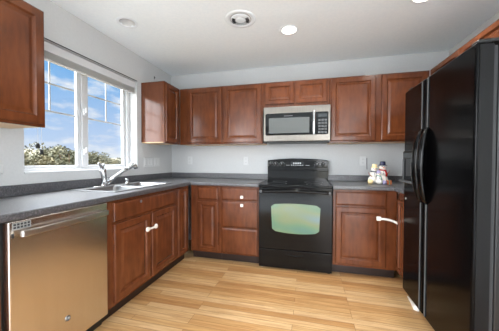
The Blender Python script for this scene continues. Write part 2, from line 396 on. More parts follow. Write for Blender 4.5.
for zz in (1.62, 1.24):
    bm = B((FX+0.0285, FX+0.045, -1.350, -1.325, zz-0.03, zz+0.03), (FX+0.045, FX+0.062, -1.343, -1.332, zz-0.01, zz+0.04))
    obj('sash_lock', bm, 'white', wn, bevel=0.003)
struct('sill_1', B((-0.099, 0.004, WY0+0.002, WY1-0.002, WZ0, WZ0+0.010)), 'white')
bpy.data.objects['sill_1'].name = 'trim_1'
# outdoors
bm = bmesh.new(); pts = []
struct('ground_outside', B((-120, 60, -60, 130, -0.45, -0.35)), 'ground')

# ---------------------------------------------------------------- outdoors: far hill and bushes
bm = bmesh.new(); n = 60
def ridge(y):
    return 2.0+1.7*math.exp(-((y-36)/10)**2)+0.25*math.sin(y*0.35)+0.15*math.sin(y*0.9+1)
loops = []
for i in range(n+1):
    y = 5+i*100/n; h = ridge(y)
    loops.append([(-48, y, -0.4), (-54, y, h*0.55), (-60, y, h), (-68, y, h*0.8), (-80, y, -0.4)])
loft(bm, loops, True, True, False)
struct('hill', bm, 'hill', smooth=True)
def bush(x, y, r, h, label, m, seed, nl=3600):
    rnd = random.Random(seed)
    t = thing('bush', label, 'bush', (x, y, -0.35), 'bushes outside the window')
    bm = bmesh.new()
    for k in range(5):
        a = k*1.26+seed; p0 = Vector((x, y, -0.36)); p2 = Vector((x+math.cos(a)*r*0.5, y+math.sin(a)*r*0.5, h*0.75))
        tube(bm, [p0, (p0+p2)/2+Vector((0, 0, 0.15)), p2], [0.035, 0.025, 0.01], 6)
    obj('stems', bm, 'bark', t)
    bm = bmesh.new()
    lobes = [(Vector((x+rnd.uniform(-.55, .55)*r, y+rnd.uniform(-.6, .6)*r, rnd.uniform(0.35, 0.76)*h)), rnd.uniform(0.38, 0.55)*r) for _ in range(14)]
    lobes.append((Vector((x, y, h*0.62)), 0.5*r))
    for _ in range(nl):
        c, rr = rnd.choice(lobes)
        dv = Vector((rnd.gauss(0, 1), rnd.gauss(0, 1), rnd.gauss(0, 1))).normalized()*rr*rnd.uniform(0.6, 1.08)
        p = c+dv; p.z = min(p.z, h*1.02+rnd.uniform(-.1, .02))
        if p.z < -0.3: continue
        a = Vector((rnd.gauss(0, 1), rnd.gauss(0, 1), rnd.gauss(0, 1))).normalized(); q = a.orthogonal().normalized()
        s = rnd.uniform(0.035, 0.075)
        bm.faces.new([bm.verts.new(p+a*s), bm.verts.new(p+q*s*0.45), bm.verts.new(p-a*s), bm.verts.new(p-q*s*0.45)])
    obj('foliage', bm, m, t)
bush(-7.0, 2.74, 0.66, 1.52, 'low yellow-green bush at far left in the window', 'leaf2', 3)
bush(-9.0, 4.93, 0.90, 1.98, 'dark green bush in the left window pane, behind its lower yellow-green neighbour', 'leaf', 5)
bush(-7.0, 4.17, 0.66, 1.88, 'tallest olive bush beside the centre bar of the window', 'leaf', 8)
bush(-9.0, 6.80, 0.78, 1.72, 'sloping bush at the left side of the right window pane', 'leaf', 11)
bush(-7.0, 5.79, 0.55, 1.27, 'low yellowish bush in the middle of the right window pane', 'leaf2', 13)
bush(-9.0, 8.67, 0.80, 1.30, 'lowest bush far right outside the right window pane', 'leaf', 14)

# ---------------------------------------------------------------- wall cabinets
ZB, ZT = 1.370, 2.103
FL = Fr('x', 1, 0.32)
t = wall_cab('cherry wall cabinet left of the window, cut off by the photo edge', FL, -2.78, -1.992, ZB, 2.113, 0.318, (0.16, -2.38, ZB))
panel_door(FL, -2.39, -2.006, ZB+0.016, 2.10, t); panel_door(FL, -2.772, -2.40, ZB+0.016, 2.10, t)
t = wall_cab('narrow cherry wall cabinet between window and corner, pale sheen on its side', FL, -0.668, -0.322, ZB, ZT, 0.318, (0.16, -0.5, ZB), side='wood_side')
panel_door(FL, -0.655, -0.372, ZB+0.018, 2.088, t)
FB = Fr('y', -1, -0.32)
t = wall_cab('two-door cherry wall cabinet in the corner, left of the microwave', FB, 0.322, 1.437, ZB, ZT, 0.318, (0.9, -0.16, ZB))
panel_door(FB, 0.437, 0.912, ZB+0.018, 2.088, t); panel_door(FB, 0.942, 1.420, ZB+0.018, 2.088, t)
t = wall_cab('short two-door cherry cabinet directly above the microwave', FB, 1.439, 2.205, 1.795, ZT, 0.318, (1.82, -0.16, 1.795))
panel_door(FB, 1.464, 1.811, 1.835, 2.088, t, 0.05); panel_door(FB, 1.829, 2.178, 1.835, 2.088, t, 0.05)
t = wall_cab('two-door cherry wall cabinet above the snowman figurine, right of the microwave', FB, 2.207, 3.19, ZB, ZT, 0.318, (2.7, -0.16, ZB))
panel_door(FB, 2.220, 2.682, ZB+0.018, 2.088, t); panel_door(FB, 2.738, 3.17, ZB+0.018, 2.088, t)
FRU = Fr('x', -1, 3.19)
t = wall_cab('cherry cabinet above the black refrigerator', FRU, -1.85, -0.345, 1.80, ZT, 0.318, (3.35, -1.1, 1.80))
for a in (-1.835, -1.345, -0.855): panel_door(FRU, a, a+0.475, 1.82, 2.088, t, 0.05)

# ---------------------------------------------------------------- base cabinets
FBL = Fr('x', 1, 0.61); G = FBL
t = base_cab('cherry base cabinet left of the dishwasher, at the left photo edge', FBL, -2.95, -2.402, 0.605, (0.3, -2.67, 0))
drawer_front(FBL, -2.93, -2.425, 0.715, 0.85, t); panel_door(FBL, -2.93, -2.425, 0.12, 0.695, t)
t = base_cab('two-door cherry sink cabinet with child latch strap', FBL, -1.808, -0.902, 0.605, (0.3, -1.35, 0))
drawer_front(FBL, -1.755, -0.930, 0.715, 0.852, t, 'false_front')
panel_door(FBL, -1.755, -1.352, 0.125, 0.697, t); panel_door(FBL, -1.328, -0.930, 0.125, 0.697, t)
t = base_cab('narrow full-height cherry base cabinet between sink cabinet and corner', FBL, -0.900, -0.632, 0.605, (0.3, -0.76, 0))
panel_door(FBL, -0.880, -0.692, 0.125, 0.852, t, 0.042)
FBB = Fr('y', -1, -0.61)
t = base_cab('cherry corner cabinet with small drawer and narrow door', FBB, 0.634, 0.999, 0.605, (0.82, -0.3, 0))
drawer_front(FBB, 0.728, 0.976, 0.715, 0.852, t); panel_door(FBB, 0.728, 0.976, 0.12, 0.690, t, 0.045)
t = base_cab('cherry three-drawer base cabinet left of the black stove', FBB, 1.001, 1.452, 0.605, (1.22, -0.3, 0))
for a, c in ((0.717, 0.852), (0.412, 0.703), (0.112, 0.398)): drawer_front(FBB, 1.024, 1.438, a, c, t)
t = base_cab('cherry base cabinet right of the black stove, under the snowman figurine', FBB, 2.226, 2.812, 0.605, (2.5, -0.3, 0))
drawer_front(FBB, 2.252, 2.715, 0.717, 0.852, t); panel_door(FBB, 2.252, 2.715, 0.122, 0.700, t)
FBR = Fr('x', -1, 2.815)
t = base_cab('cherry base cabinet in the right corner, mostly hidden by the refrigerator', FBR, -0.835, -0.634, 0.68, (3.15, -0.74, 0))
panel_door(FBR, -0.825, -0.665, 0.125, 0.80, t, 0.04)

# ---------------------------------------------------------------- worktops
SX0, SX1, SY0, SY1 = 0.105, 0.545, -1.66, -0.86
t = thing('worktop', 'dark grey speckled L-shaped worktop holding the sink', 'worktop', (0.3, -1.4, 0.876), 'speckled worktops')
xs = [0.002, SX0+0.012, SX1-0.012, 0.652, 1.455]; ys = [-2.95, SY0+0.012, SY1-0.012, -0.652, -0.002]
holes = {(1, 1), (3, 0), (3, 1), (3, 2)}
o = obj('slab', slab(xs, ys, holes, 0.8765, 0.914), 'laminate', t, bevel=0.008, seg=3)
tag(obj('backsplash', slab([0.002, 0.021, 1.455], [-2.95, -0.021, -0.002], {(1, 0)}, 0.9145, 0.988), 'laminate', None, bevel=0.003), 'long dark speckled backsplash strip running under the window and round the corner', 'backsplash', 'speckled backsplash strips')
t = thing('worktop', 'dark speckled worktop under the snowman figurine, right of the stove', 'worktop', (2.6, -0.3, 0.876), 'speckled worktops')
xs = [2.221, 2.772, 3.508]; ys = [-0.845, -0.652, -0.002]
obj('slab', slab(xs, ys, {(0, 0)}, 0.8765, 0.914), 'laminate', t, bevel=0.008, seg=3)
tag(obj('backsplash', B((2.221, 3.508, -0.021, -0.002, 0.9145, 0.988)), 'laminate', None, bevel=0.003), 'short dark speckled backsplash strip behind the snowman figurine, right of the stove', 'backsplash', 'speckled backsplash strips')

# ---------------------------------------------------------------- sink, faucet
t = thing('kitchen_sink', 'stainless double-bowl sink set into the worktop below the window', 'sink', ((SX0+SX1)/2, (SY0+SY1)/2, 0.914))
ym = -1.262
bx0, bx1 = SX0+0.085, SX1-0.028; bowls = ((SY0+0.028, ym-0.018), (ym+0.018, SY1-0.072))
xs = [SX0, bx0, bx1, SX1]; ys = [SY0, bowls[0][0], bowls[0][1], bowls[1][0], bowls[1][1], SY1]
obj('rim', slab(xs, ys, {(1, 1), (1, 3)}, 0.9146, 0.9205), 'bowl', t, bevel=0.0025)
for y0, y1 in bowls:
    bm = bmesh.new()
    def rr(i, z, r):
        X0, X1, Y0, Y1 = bx0+i, bx1-i, y0+i, y1-i; P = []
        for cx, cy, a0 in ((X1-r, Y1-r, 0), (X0+r, Y1-r, PI/2), (X0+r, Y0+r, PI), (X1-r, Y0+r, 1.5*PI)):
            for k in range(5): P.append((cx+r*math.cos(a0+k*PI/8), cy+r*math.sin(a0+k*PI/8), z))
        return P
    loft(bm, [rr(0.0, 0.9195, 0.004), rr(0.004, 0.912, 0.03), rr(0.010, 0.79, 0.05), rr(0.03, 0.762, 0.06), rr(0.10, 0.757, 0.03)], False, True)
    bo = obj('bowl', bm, 'bowl', t, smooth=True)
    bm = bmesh.new(); lathe(bm, ((bx0+bx1)/2, (y0+y1)/2, 0.7575), (0, 0, 1), [(0.045, 0), (0.045, 0.003), (0.036, 0.004), (0.034, 0.001), (0.005, 0.001)], 20)
    obj('drain', bm, 'chrome', bo, smooth=True)
fx, fy, fz = 0.150, -1.36, 0.9206
t = thing('faucet', 'satin chrome single-lever faucet with angled pull-out spout behind the sink', 'faucet', (fx, fy, fz))
bm = bmesh.new()
lp = []
for sc, z in ((1, 0), (1, 0.006), (0.93, 0.010)):
    lp.append([(fx+0.030*sc*math.cos(a*PI/16), fy+0.115*sc*math.sin(a*PI/16), fz+z) for a in range(32)])
loft(bm, lp); obj('base_plate', bm, 'chrome', t, smooth=False, bevel=0.002)
bm = bmesh.new()
tube(bm, [(fx, fy, fz+0.008), (fx, fy, fz+0.05), (fx-0.001, fy-0.004, fz+0.09), (fx-0.002, fy-0.02, fz+0.15), (fx-0.002, fy-0.024, fz+0.165)], [0.031, 0.026, 0.024, 0.029, 0.020], 20)
obj('body', bm, 'chrome', t, smooth=True)
bm = bmesh.new()
tube(bm, [(fx, fy-0.022, fz+0.158), (fx-0.002, fy-0.030, fz+0.180), (fx+0.01, fy-0.062, fz+0.207), (fx+0.02, fy-0.085, fz+0.215)], [0.020, 0.018, 0.012, 0.009], 14, 0.6)
tube(bm, [(fx-0.002, fy-0.026, fz+0.175), (fx-0.006, fy-0.004, fz+0.20), (fx-0.008, fy+0.008, fz+0.212)], [0.014, 0.011, 0.007], 12)
obj('lever', bm, 'chrome', t, smooth=True)
tip = Vector((0.265, -1.13, 1.118)); s0 = Vector((fx+0.008, fy+0.016, fz+0.035)); dv = tip-s0
bm = bmesh.new(); tube(bm, [s0, s0+dv*0.3, s0+dv*0.55, s0+dv*0.74], [0.019, 0.0165, 0.0165, 0.019], 18)
sp = obj('spout', bm, 'chrome', t, smooth=True)
bm = bmesh.new(); tube(bm, [s0+dv*0.745, s0+dv*0.80, s0+dv*0.95, tip+Vector((0.006, 0.010, -0.002)), tip+Vector((0.012, 0.018, -0.018)), tip+Vector((0.014, 0.020, -0.030))], [0.020, 0.022, 0.024, 0.026, 0.024, 0.022], 18)
sh = obj('spray_head', bm, 'chrome', sp, smooth=True)
bm = bmesh.new(); q = tip+Vector((0.016, 0.024, -0.036)); lathe(bm, q, (0.15, 0.2, -1), [(0.018, -0.008), (0.018, 0.004), (0.010, 0.005)], 16)
obj('nozzle', bm, 'dark', sh, smooth=True)
bm = bmesh.new(); lathe(bm, (0.152, -1.085, 0.9206), (0, 0, 1), [(0.024, 0), (0.024, 0.006), (0.017, 0.010), (0.015, 0.034), (0.019, 0.040), (0.017, 0.052), (0.004, 0.054)], 18)
tag(obj('soap_dispenser', bm, 'chrome', None, smooth=True), 'short round metal cap on the sink ledge, right of the faucet', 'soap dispenser')

# ---------------------------------------------------------------- dishwasher
F = Fr('x', 1, 0.600)
t = thing('dishwasher', 'stainless steel dishwasher with bar handle and round emblem', 'dishwasher', (0.3, -2.1, 0))
bm = bmesh.new(); F.box(bm, -2.398, -1.812, 0.10, 0.872, -0.57, -0.001); obj('tub', bm, 'black_mat', t)
bm = bmesh.new(); F.box(bm, -2.391, -1.834, 0.10, 0.872, 0.0, 0.044); d = obj('door', bm, 'steel_dw', t, bevel=0.006, seg=3)
bm = bmesh.new()
hu0, hu1, hz = -2.358, -1.858, 0.812
loft(bm, [[F(u, hz+e*c, 0.076+bow+g*q) for c, q in ((-1, -0.4), (-0.8, -1), (0.8, -1), (1, -0.4), (1, 0.4), (0.8, 1), (-0.8, 1), (-1, 0.4))]
          for u, e, g, bow in [(hu0, 0.013, 0.006, -0.003), (hu0+0.004, 0.0155, 0.0085, 0)]+[(hu0+(hu1-hu0)*k/8, 0.0155, 0.0085, 0.004*math.sin(PI*k/8)) for k in range(1, 8)]+[(hu1-0.004, 0.0155, 0.0085, 0), (hu1, 0.013, 0.006, -0.003)]])
for u in (hu0+0.045, hu1-0.045): F.box(bm, u-0.008, u+0.008, hz-0.007, hz+0.007, 0.0445, 0.070)
obj('handle', bm, 'bar', d, smooth=False, bevel=0.001)
bm = bmesh.new(); F.box(bm, -2.376, -2.298, 0.830, 0.864, 0.0441, 0.0446); obj('control_strip', bm, 'strip', d)
bm = bmesh.new()
for k in range(5):
    for r in range(2):
        u = -2.371+k*0.0145; F.box(bm, u, u+0.0100, 0.850-r*0.014, 0.8595-r*0.014, 0.0447, 0.0453)
obj('control_labels', bm, 'dark', d)
bm = bmesh.new(); F.box(bm, -2.379, -2.370, 0.795, 0.815, 0.0442, 0.0452); obj('power_light', bm, 'dark', d)
bm = bmesh.new(); lathe(bm, F(-2.117, 0.252, 0.0442), (1, 0, 0), [(0.018, 0), (0.017, 0.002), (0.0145, 0.003)], 24)
em = obj('emblem', bm, 'chrome', d, smooth=False)
bm = bmesh.new(); lathe(bm, F(-2.117, 0.252, 0.0473), (1, 0, 0), [(0.0125, 0), (0.0125, 0.0006)], 24); obj('emblem_disc', bm, 'dark', em)
bm = bmesh.new()
def curl(cu, cz, s):
    tube(bm, [F(cu+0.005*s*math.cos(a), cz+0.007*math.sin(a), 0.0485) for a in [k*0.5 for k in range(11)]], 0.0009, 6)
curl(-2.121, 0.253, 1); curl(-2.113, 0.252, -1)
obj('emblem_monogram', bm, 'print', em)
bm = bmesh.new(); F.box(bm, -2.395, -1.815, 0.004, 0.092, -0.06, -0.03); obj('kick_plate', bm, 'black_mat', t)

# ---------------------------------------------------------------- stove
SX, SW = 1.462, 0.756
t = thing('stove', 'black electric range with tinted oven window between the base cabinets', 'stove', (1.84, -0.33, 0))
bm = B((SX, SX+SW, -0.625, -0.012, 0.020, 0.882)); obj('body', bm, 'black', t, bevel=0.003)
bm = bmesh.new()
box(bm, SX-0.0005, SX+SW+0.0005, -0.668, -0.092, 0.8825, 0.9085); ck = obj('cooktop', bm, 'black_glass', t, bevel=0.008, seg=3)
for cx, cy, r in ((1.64, -0.50, 0.105), (2.04, -0.50, 0.085), (1.64, -0.23, 0.085), (2.04, -0.23, 0.105)):
    bm = bmesh.new(); lathe(bm, (cx, cy, 0.9087), (0, 0, 1), [(r-0.003, 0), (r-0.003, 0.0003), (r, 0.0003), (r, 0)], 40, False, False); obj('burner_ring', bm, 'button', ck)
FS = Fr('y', -1, -0.626)
bm = bmesh.new(); FS.box(bm, SX+0.002, SX+SW-0.002, 0.228, 0.872, 0.0, 0.044); dr = obj('oven_door', bm, 'black', t, bevel=0.006, seg=3)
# rounded window with bowed top and bottom
bm = bmesh.new(); wc, hw = 1.848, 0.252
def win(i, d):
    P = []; n = 14
    for k in range(n+1):
        s = -1+2*k/n; x = wc+s*(hw-i-0.012); P.append(FS(x, 0.402+i+0.022*s*s-0.0+(0.02 if abs(s) > 0.99 else 0), d))
    for k in range(n+1):
        s = 1-2*k/n; x = wc+s*(hw-i); P.append(FS(x, 0.716-i-0.016*s*s-(0.02 if abs(s) > 0.99 else 0), d))
    return P
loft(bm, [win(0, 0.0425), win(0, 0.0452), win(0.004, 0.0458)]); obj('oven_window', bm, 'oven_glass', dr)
bm = bmesh.new(); n = 16
tube(bm, [FS(SX+0.02, 0.838, 0.046)]+[FS(SX+0.028+(SW-0.056)*k/n, 0.838+0.010*math.sin(PI*k/n), 0.078+0.012*math.sin(PI*k/n)) for k in range(n+1)]+[FS(SX+SW-0.02, 0.838, 0.046)], 0.014, 12)
obj('oven_handle', bm, 'black', dr, smooth=True)
for s in (SX+0.031, SX+SW-0.031):
    bm = bmesh.new(); lathe(bm, FS(s, 0.839, 0.062), (0, -1, 0), [(0.015, 0), (0.015, 0.026), (0.011, 0.032), (0.002, 0.033)], 14)
    obj('handle_cap', bm, 'button', dr, smooth=True)
bm = bmesh.new(); FS.box(bm, SX+0.002, SX+SW-0.002, 0.024, 0.222, 0.0, 0.040); sd = obj('storage_drawer', bm, 'black', t, bevel=0.006, seg=3)
bm = bmesh.new(); tube(bm, [FS(1.75+0.2*k/10, 0.180-0.014*math.sin(PI*k/10), 0.0395+0.006*math.sin(PI*k/10)) for k in range(11)], [0.002]+[0.006]*9+[0.002], 10)
obj('drawer_pull', bm, 'black_glass', sd, smooth=True)
for x in (SX+0.03, SX+SW-0.03):
    for y in (-0.60, -0.06):
        bm = bmesh.new(); lathe(bm, (x, y, 0.001), (0, 0, 1), [(0.020, 0), (0.020, 0.008), (0.010, 0.012), (0.010, 0.0195)], 12); obj('foot', bm, 'strap' if x < 1.6 else 'black_mat', t)
# backguard
bm = bmesh.new(); n = 16; lp = []
for y, a in ((-0.012, 0), (-0.075, 0), (-0.088, 1)):
    L0 = [(SX, y-0.0, 0.883)]
    top = [(SX+SW*k/n, y, 1.168+0.026*math.sin(PI*k/n)**0.7-(0.008 if a else 0)) for k in range(n+1)]
    lp.append([(SX+SW, y, 0.883)][::1]+top[::-1]+L0)
loft(bm, lp); bg = obj('backguard', bm, 'black', t)
FG = Fr('y', -1, -0.0885)
bm = bmesh.new(); FG.box(bm, SX+0.012, SX+SW-0.012, 1.075, 1.160, 0, 0.004); obj('control_panel', bm, 'black_glass', bg, bevel=0.002)
bm = bmesh.new(); FG.box(bm, SX+0.001, SX+SW-0.001, 1.032, 1.058, 0, 0.012); obj('trim_strip', bm, 'black_glass', bg, bevel=0.004)
bm = bmesh.new(); FG.box(bm, 1.755, 1.925, 1.098, 1.150, 0.0042, 0.006); obj('clock_display', bm, 'display', bg)
for kx in (1.499, 1.570, 1.648, 2.082, 2.154):
    bm = bmesh.new(); lathe(bm, FG(kx, 1.120, 0.0042), (0, -1, 0), [(0.026, 0), (0.026, 0.006), (0.021, 0.009), (0.019, 0.026), (0.014, 0.029)], 20)
    kn = obj('knob', bm, 'black_mat', bg, bevel=0.001)
    bm = bmesh.new(); FG.box(bm, kx-0.0025, kx+0.0025, 1.120, 1.138, 0.0332, 0.0345); obj('knob_mark', bm, 'print', kn)
    bm = bmesh.new()
    for a in range(7):
        q = math.radians(-40+a*43.3); cx, cz = kx+0.032*math.cos(q), 1.120+0.032*math.sin(q); FG.box(bm, cx-0.0025, cx+0.0025, cz-0.0025, cz+0.0025, 0.0042, 0.005)
    obj('dial_ticks', bm, 'print', bg)
for k in range(4):
    bm = bmesh.new(); FG.box(bm, 1.79+k*0.027, 1.806+k*0.027, 1.124, 1.142, 0.0062, 0.0068); obj('clock_digit', bm, 'print', bg)
for k in range(7):
    bm = bmesh.new(); FG.box(bm, 1.764+k*0.023, 1.777+k*0.023, 1.104, 1.111, 0.0062, 0.0068); obj('touch_key', bm, 'print', bg)
for k in range(3):
    for u in (1.70, 1.945):
        bm = bmesh.new(); FG.box(bm, u+k*0.016, u+0.012+k*0.016, 1.104, 1.109, 0.0042, 0.005); obj('touch_key', bm, 'print', bg)

# ---------------------------------------------------------------- microwave
MX, MW = 1.462, 0.750
t = thing('microwave', 'stainless over-range microwave with black window above the stove', 'microwave', (1.84, -0.2, 1.375))
obj('body', B((MX, MX+MW, -0.365, -0.012, 1.392, 1.790)), 'black_mat', t, bevel=0.002)
FM = Fr('y', -1, -0.3655)
bm = bmesh.new(); FM.box(bm, MX, MX+MW, 1.390, 1.788, 0, 0.034); fc = obj('front', bm, 'steel', t, bevel=0.005, seg=3)
def rrect(F, u0, u1, v0, v1, r, d):
    P = []
    for cu, cv, a0 in ((u1-r, v1-r, 0), (u0+r, v1-r, PI/2), (u0+r, v0+r, PI), (u1-r, v0+r, 1.5*PI)):
        for k in range(6): P.append(F(cu+r*math.cos(a0+k*PI/10), cv+r*math.sin(a0+k*PI/10), d))
    return P
bm = bmesh.new(); loft(bm, [rrect(FM, MX+0.022, MX+MW-0.022, 1.458, 1.712, 0.02, d) for d in (0.0335, 0.037)]); bp = obj('black_panel', bm, 'black_glass', fc)
bm = bmesh.new(); loft(bm, [rrect(FM, 1.525, 1.985, 1.482, 1.658, 0.006, d) for d in (0.0371, 0.0378)]); obj('door_window', bm, 'grey_glass', bp)
bm = bmesh.new(); FM.box(bm, 2.080, 2.176, 1.655, 1.692, 0.0371, 0.038); obj('clock_display', bm, 'display', bp)
for r in range(5):
    for c in range(3):
        bm = bmesh.new(); u = 2.082+c*0.033; v = 1.472+r*0.034; FM.box(bm, u, u+0.026, v, v+0.022, 0.0371, 0.0385); obj('button', bm, 'button', bp)
bm = bmesh.new(); FM.box(bm, 1.70, 1.80, 1.675, 1.684, 0.0371, 0.0376); obj('badge', bm, 'button', bp)
bm = bmesh.new(); tube(bm, [FM(2.036, 1.455, 0.060), FM(2.036, 1.50, 0.072), FM(2.036, 1.585, 0.076), FM(2.036, 1.67, 0.072), FM(2.036, 1.722, 0.060)], 0.016, 14)
for v in (1.470, 1.705): FM.box(bm, 2.026, 2.046, v-0.012, v+0.012, 0.0375, 0.066)
obj('handle', bm, 'chrome', fc, smooth=False, bevel=0.001)
bm = B((MX+0.02, MX+MW-0.02, -0.36, -0.05, 1.380, 1.3915)); ub = obj('underside_vent', bm, 'black_mat', t)
for x in (1.60, 2.06):
    bm = B((x-0.07, x+0.07, -0.33, -0.22, 1.376, 1.3795)); obj('vent_filter', bm, 'button', ub)
bm = B((MX+0.005, MX+0.03, -0.385, -0.345, 1.372, 1.389)); obj('mounting_clip', bm, 'dark', t)

# ---------------------------------------------------------------- refrigerator
FR = Fr('x', -1, 2.855)
y0, ys_, y1 = -0.857, -1.236, -1.762
t = thing('refrigerator', 'black side-by-side refrigerator with ice dispenser, right side of kitchen', 'refrigerator', (3.15, -1.31, 0))
obj('cabinet_body', B((2.875, 3.495, y1+0.004, y0-0.004, 0.05, 1.735)), 'black_mat', t, bevel=0.006)
obj('gasket', B((2.856, 2.8745, y1+0.012, y0-0.012, 0.07, 1.73)), 'dark', t)
def fdoor(a, c, name):
    bm = bmesh.new(); FR.box(bm, a, c, 0.052, 1.752, 0, 0.075); return obj(name, bm, 'fridge', t, bevel=0.016, seg=4)
fd = fdoor(ys_+0.004, y0, 'freezer_door'); rd = fdoor(y1, ys_-0.004, 'refrigerator_door')
bm = bmesh.new(); FR.box(bm, y1-0.003, y1-0.0002, 0.07, 1.735, 0.004, 0.062); obj('door_edge', bm, 'fridge_edge', rd)
for a, d in ((ys_+0.042, fd), (ys_-0.042, rd)):
    bm = bmesh.new(); n = 18; pts = []; rs = []
    for k in range(n+1):
        s = k/n; z = 0.862+0.53*s; bow = math.sin(PI*s)**0.55
        pts.append(FR(a, z, 0.074+0.046*bow)); rs.append(0.014+0.023*bow)
    tube(bm, pts, rs, 16, 0.62, (0, 1, 0)); obj('door_handle', bm, 'black', d, smooth=True)
    for z0, z1 in ((0.07, 0.862), (1.392, 1.735)):
        bm = bmesh.new(); FR.box(bm, a-0.005, a+0.005, z0, z1, 0.0755, 0.082); obj('edge_highlight', bm, 'button', d, bevel=0.002)  # grey strips put in as highlights along the door edges
# dispenser
bm = bmesh.new(); FR.box(bm, -1.165, -0.885, 0.985, 1.245, 0.0755, 0.094); ds = obj('ice_dispenser', bm, 'black_mat', fd, bevel=0.008, seg=3)
bm = bmesh.new(); FR.box(bm, -1.145, -0.905, 1.005, 1.180, 0.0945, 0.096); obj('dispenser_recess', bm, 'black_glass', ds)
bm = bmesh.new(); FR.box(bm, -0.935, -0.912, 1.005, 1.18, 0.0965, 0.106); obj('dispenser_post', bm, 'button', ds, bevel=0.003)
bm = bmesh.new(); FR.box(bm, -1.15, -0.90, 0.988, 1.003, 0.0945, 0.125); obj('drip_tray', bm, 'button', ds, bevel=0.003)
bm = bmesh.new(); FR.box(bm, -1.14, -0.91, 1.19, 1.225, 0.0945, 0.098); obj('dispenser_buttons', bm, 'display', ds)
bm = bmesh.new(); lathe(bm, FR(-0.915, 0.848, 0.0755), (-1, 0, 0), [(0.008, 0), (0.008, 0.003), (0.004, 0.0035)], 14); obj('badge', bm, 'print', fd)
bm = bmesh.new(); FR.box(bm, y1+0.02, y0-0.02, 0.006, 0.048, -0.03, 0.03); obj('toe_grille', bm, 'black_mat', t)
for a in (y0-0.05, y1+0.05):
    bm = bmesh.new(); FR.box(bm, a-0.03, a+0.03, 1.7525, 1.772, -0.06, 0.055); obj('hinge_cover', bm, 'black_mat', t, bevel=0.006)
# white scrap at the foot of the fridge
bm = bmesh.new(); rnd = random.Random(2); n = 12; lp = []
for k in range(n+1):
    s = k/n; y = -0.90-0.20*s; w = 0.004+0.026*s**1.3+rnd.uniform(0, .004); h = 0.004+0.032*s+rnd.uniform(0, .006)
    if k == n: w *= 0.4; h *= 0.5
    lp.append([(2.815, y, 0.001), (2.815-w*1.1, y, 0.001), (2.815-w, y+0.006, h*0.7), (2.815-w*0.5, y, h), (2.815, y, h*0.6)])
loft(bm, lp)
tag(obj('paper_towel', bm, 'strap', None, smooth=False), 'crumpled white paper on the floor along the refrigerator foot', 'paper')

# ---------------------------------------------------------------- snowman figurine
sx, sy, sz = 2.715, -0.33, 0.9145
t = thing('snowman_figurine', 'colourful ceramic snowman group with dark hat on the right worktop', 'figurine', (sx, sy, sz))
def ball(bm, c, r, sq=(1, 1, 1), seg=20):
    c = Vector(c); n = 10
    loft(bm, [[c+Vector((r*sq[0]*math.sin(PI*j/n)*math.cos(2*PI*i/seg), r*sq[1]*math.sin(PI*j/n)*math.sin(2*PI*i/seg), -r*sq[2]*math.cos(PI*j/n))) for i in range(seg)] for j in range(1, n)])
def snowman(x, y, s, hat, scarf, lean):
    bm = bmesh.new(); z = sz
    ball(bm, (x, y, z+0.052*s), 0.056*s, (1.05, 1, 0.92)); ball(bm, (x+lean*0.4, y, z+0.122*s), 0.044*s); ball(bm, (x+lean, y, z+0.182*s), 0.036*s)
    bd = obj('snowman_body', bm, 'ceramic', t, smooth=True)
    hx, hz = x+lean, z+0.182*s
    bm = bmesh.new(); lathe(bm, (x+lean*0.8, y, z+0.150*s), (0.1, 0, 1), [(0.030*s, -0.008*s), (0.039*s, -0.004*s), (0.039*s, 0.006*s), (0.030*s, 0.010*s)], 20)
    tube(bm, [(x+lean*0.8+0.02*s, y-0.034*s, z+0.150*s), (x+lean*0.8+0.028*s, y-0.048*s, z+0.12*s), (x+0.03*s, y-0.05*s, z+0.085*s)], [0.010*s, 0.012*s, 0.013*s], 8, 0.5)
    obj('scarf', bm, scarf, bd, smooth=True)
    bm = bmesh.new(); lathe(bm, (hx+lean*0.3, y, hz+0.022*s), (lean*4, 0, 1), [(0.046*s, 0), (0.046*s, 0.006*s), (0.030*s, 0.008*s), (0.027*s, 0.042*s), (0.022*s, 0.046*s)], 20); obj('hat', bm, hat, bd, smooth=False, bevel=0.001)
    bm = bmesh.new(); tube(bm, [(hx, y-0.034*s, hz), (hx+0.004, y-0.062*s, hz-0.004)], [0.007*s, 0.001], 8); obj('nose', bm, 'orange', bd, smooth=True)
    bm = bmesh.new()
    for e in (-0.013, 0.013): ball(bm, (hx+e*s, y-0.033*s, hz+0.011*s), 0.005*s)
    for k in range(2): ball(bm, (x+lean*0.4, y-0.043*s, z+(0.115+0.02*k)*s), 0.0055*s)
    obj('coal_buttons', bm, 'navy', bd, smooth=True)
    return bd
snowman(2.668, -0.315, 0.86, 'cream', 'navy', 0.010)
snowman(2.756, -0.32, 0.98, 'navy', 'red', 0.004)
snowman(2.706, -0.405, 0.60, 'lilac', 'teal', -0.004)
bm = B((2.785, 2.828, -0.40, -0.35, sz, sz+0.045)); gb = obj('gift_box', bm, 'brown', t, bevel=0.004)
bm = B((2.803, 2.810, -0.4015, -0.3485, sz+0.001, sz+0.0465)); obj('ribbon', bm, 'teal', gb)
bm = bmesh.new(); ball(bm, (2.628, -0.375, sz+0.026), 0.028); obj('ornament', bm, 'cream', t, smooth=True)
bm = bmesh.new(); ball(bm, (2.757, -0.40, sz+0.022), 0.024); obj('ornament', bm, 'lilac', t, smooth=True)
bm = bmesh.new(); tube(bm, [(2.645, -0.36, sz+0.08), (2.622, -0.372, sz+0.10), (2.606, -0.374, sz+0.128)], [0.004, 0.003, 0.002], 8); tube(bm, [(2.80, -0.335, sz+0.10), (2.818, -0.34, sz+0.13), (2.826, -0.34, sz+0.15)], [0.004, 0.003, 0.002], 8)
obj('twig_arms', bm, 'brown', t, smooth=True)

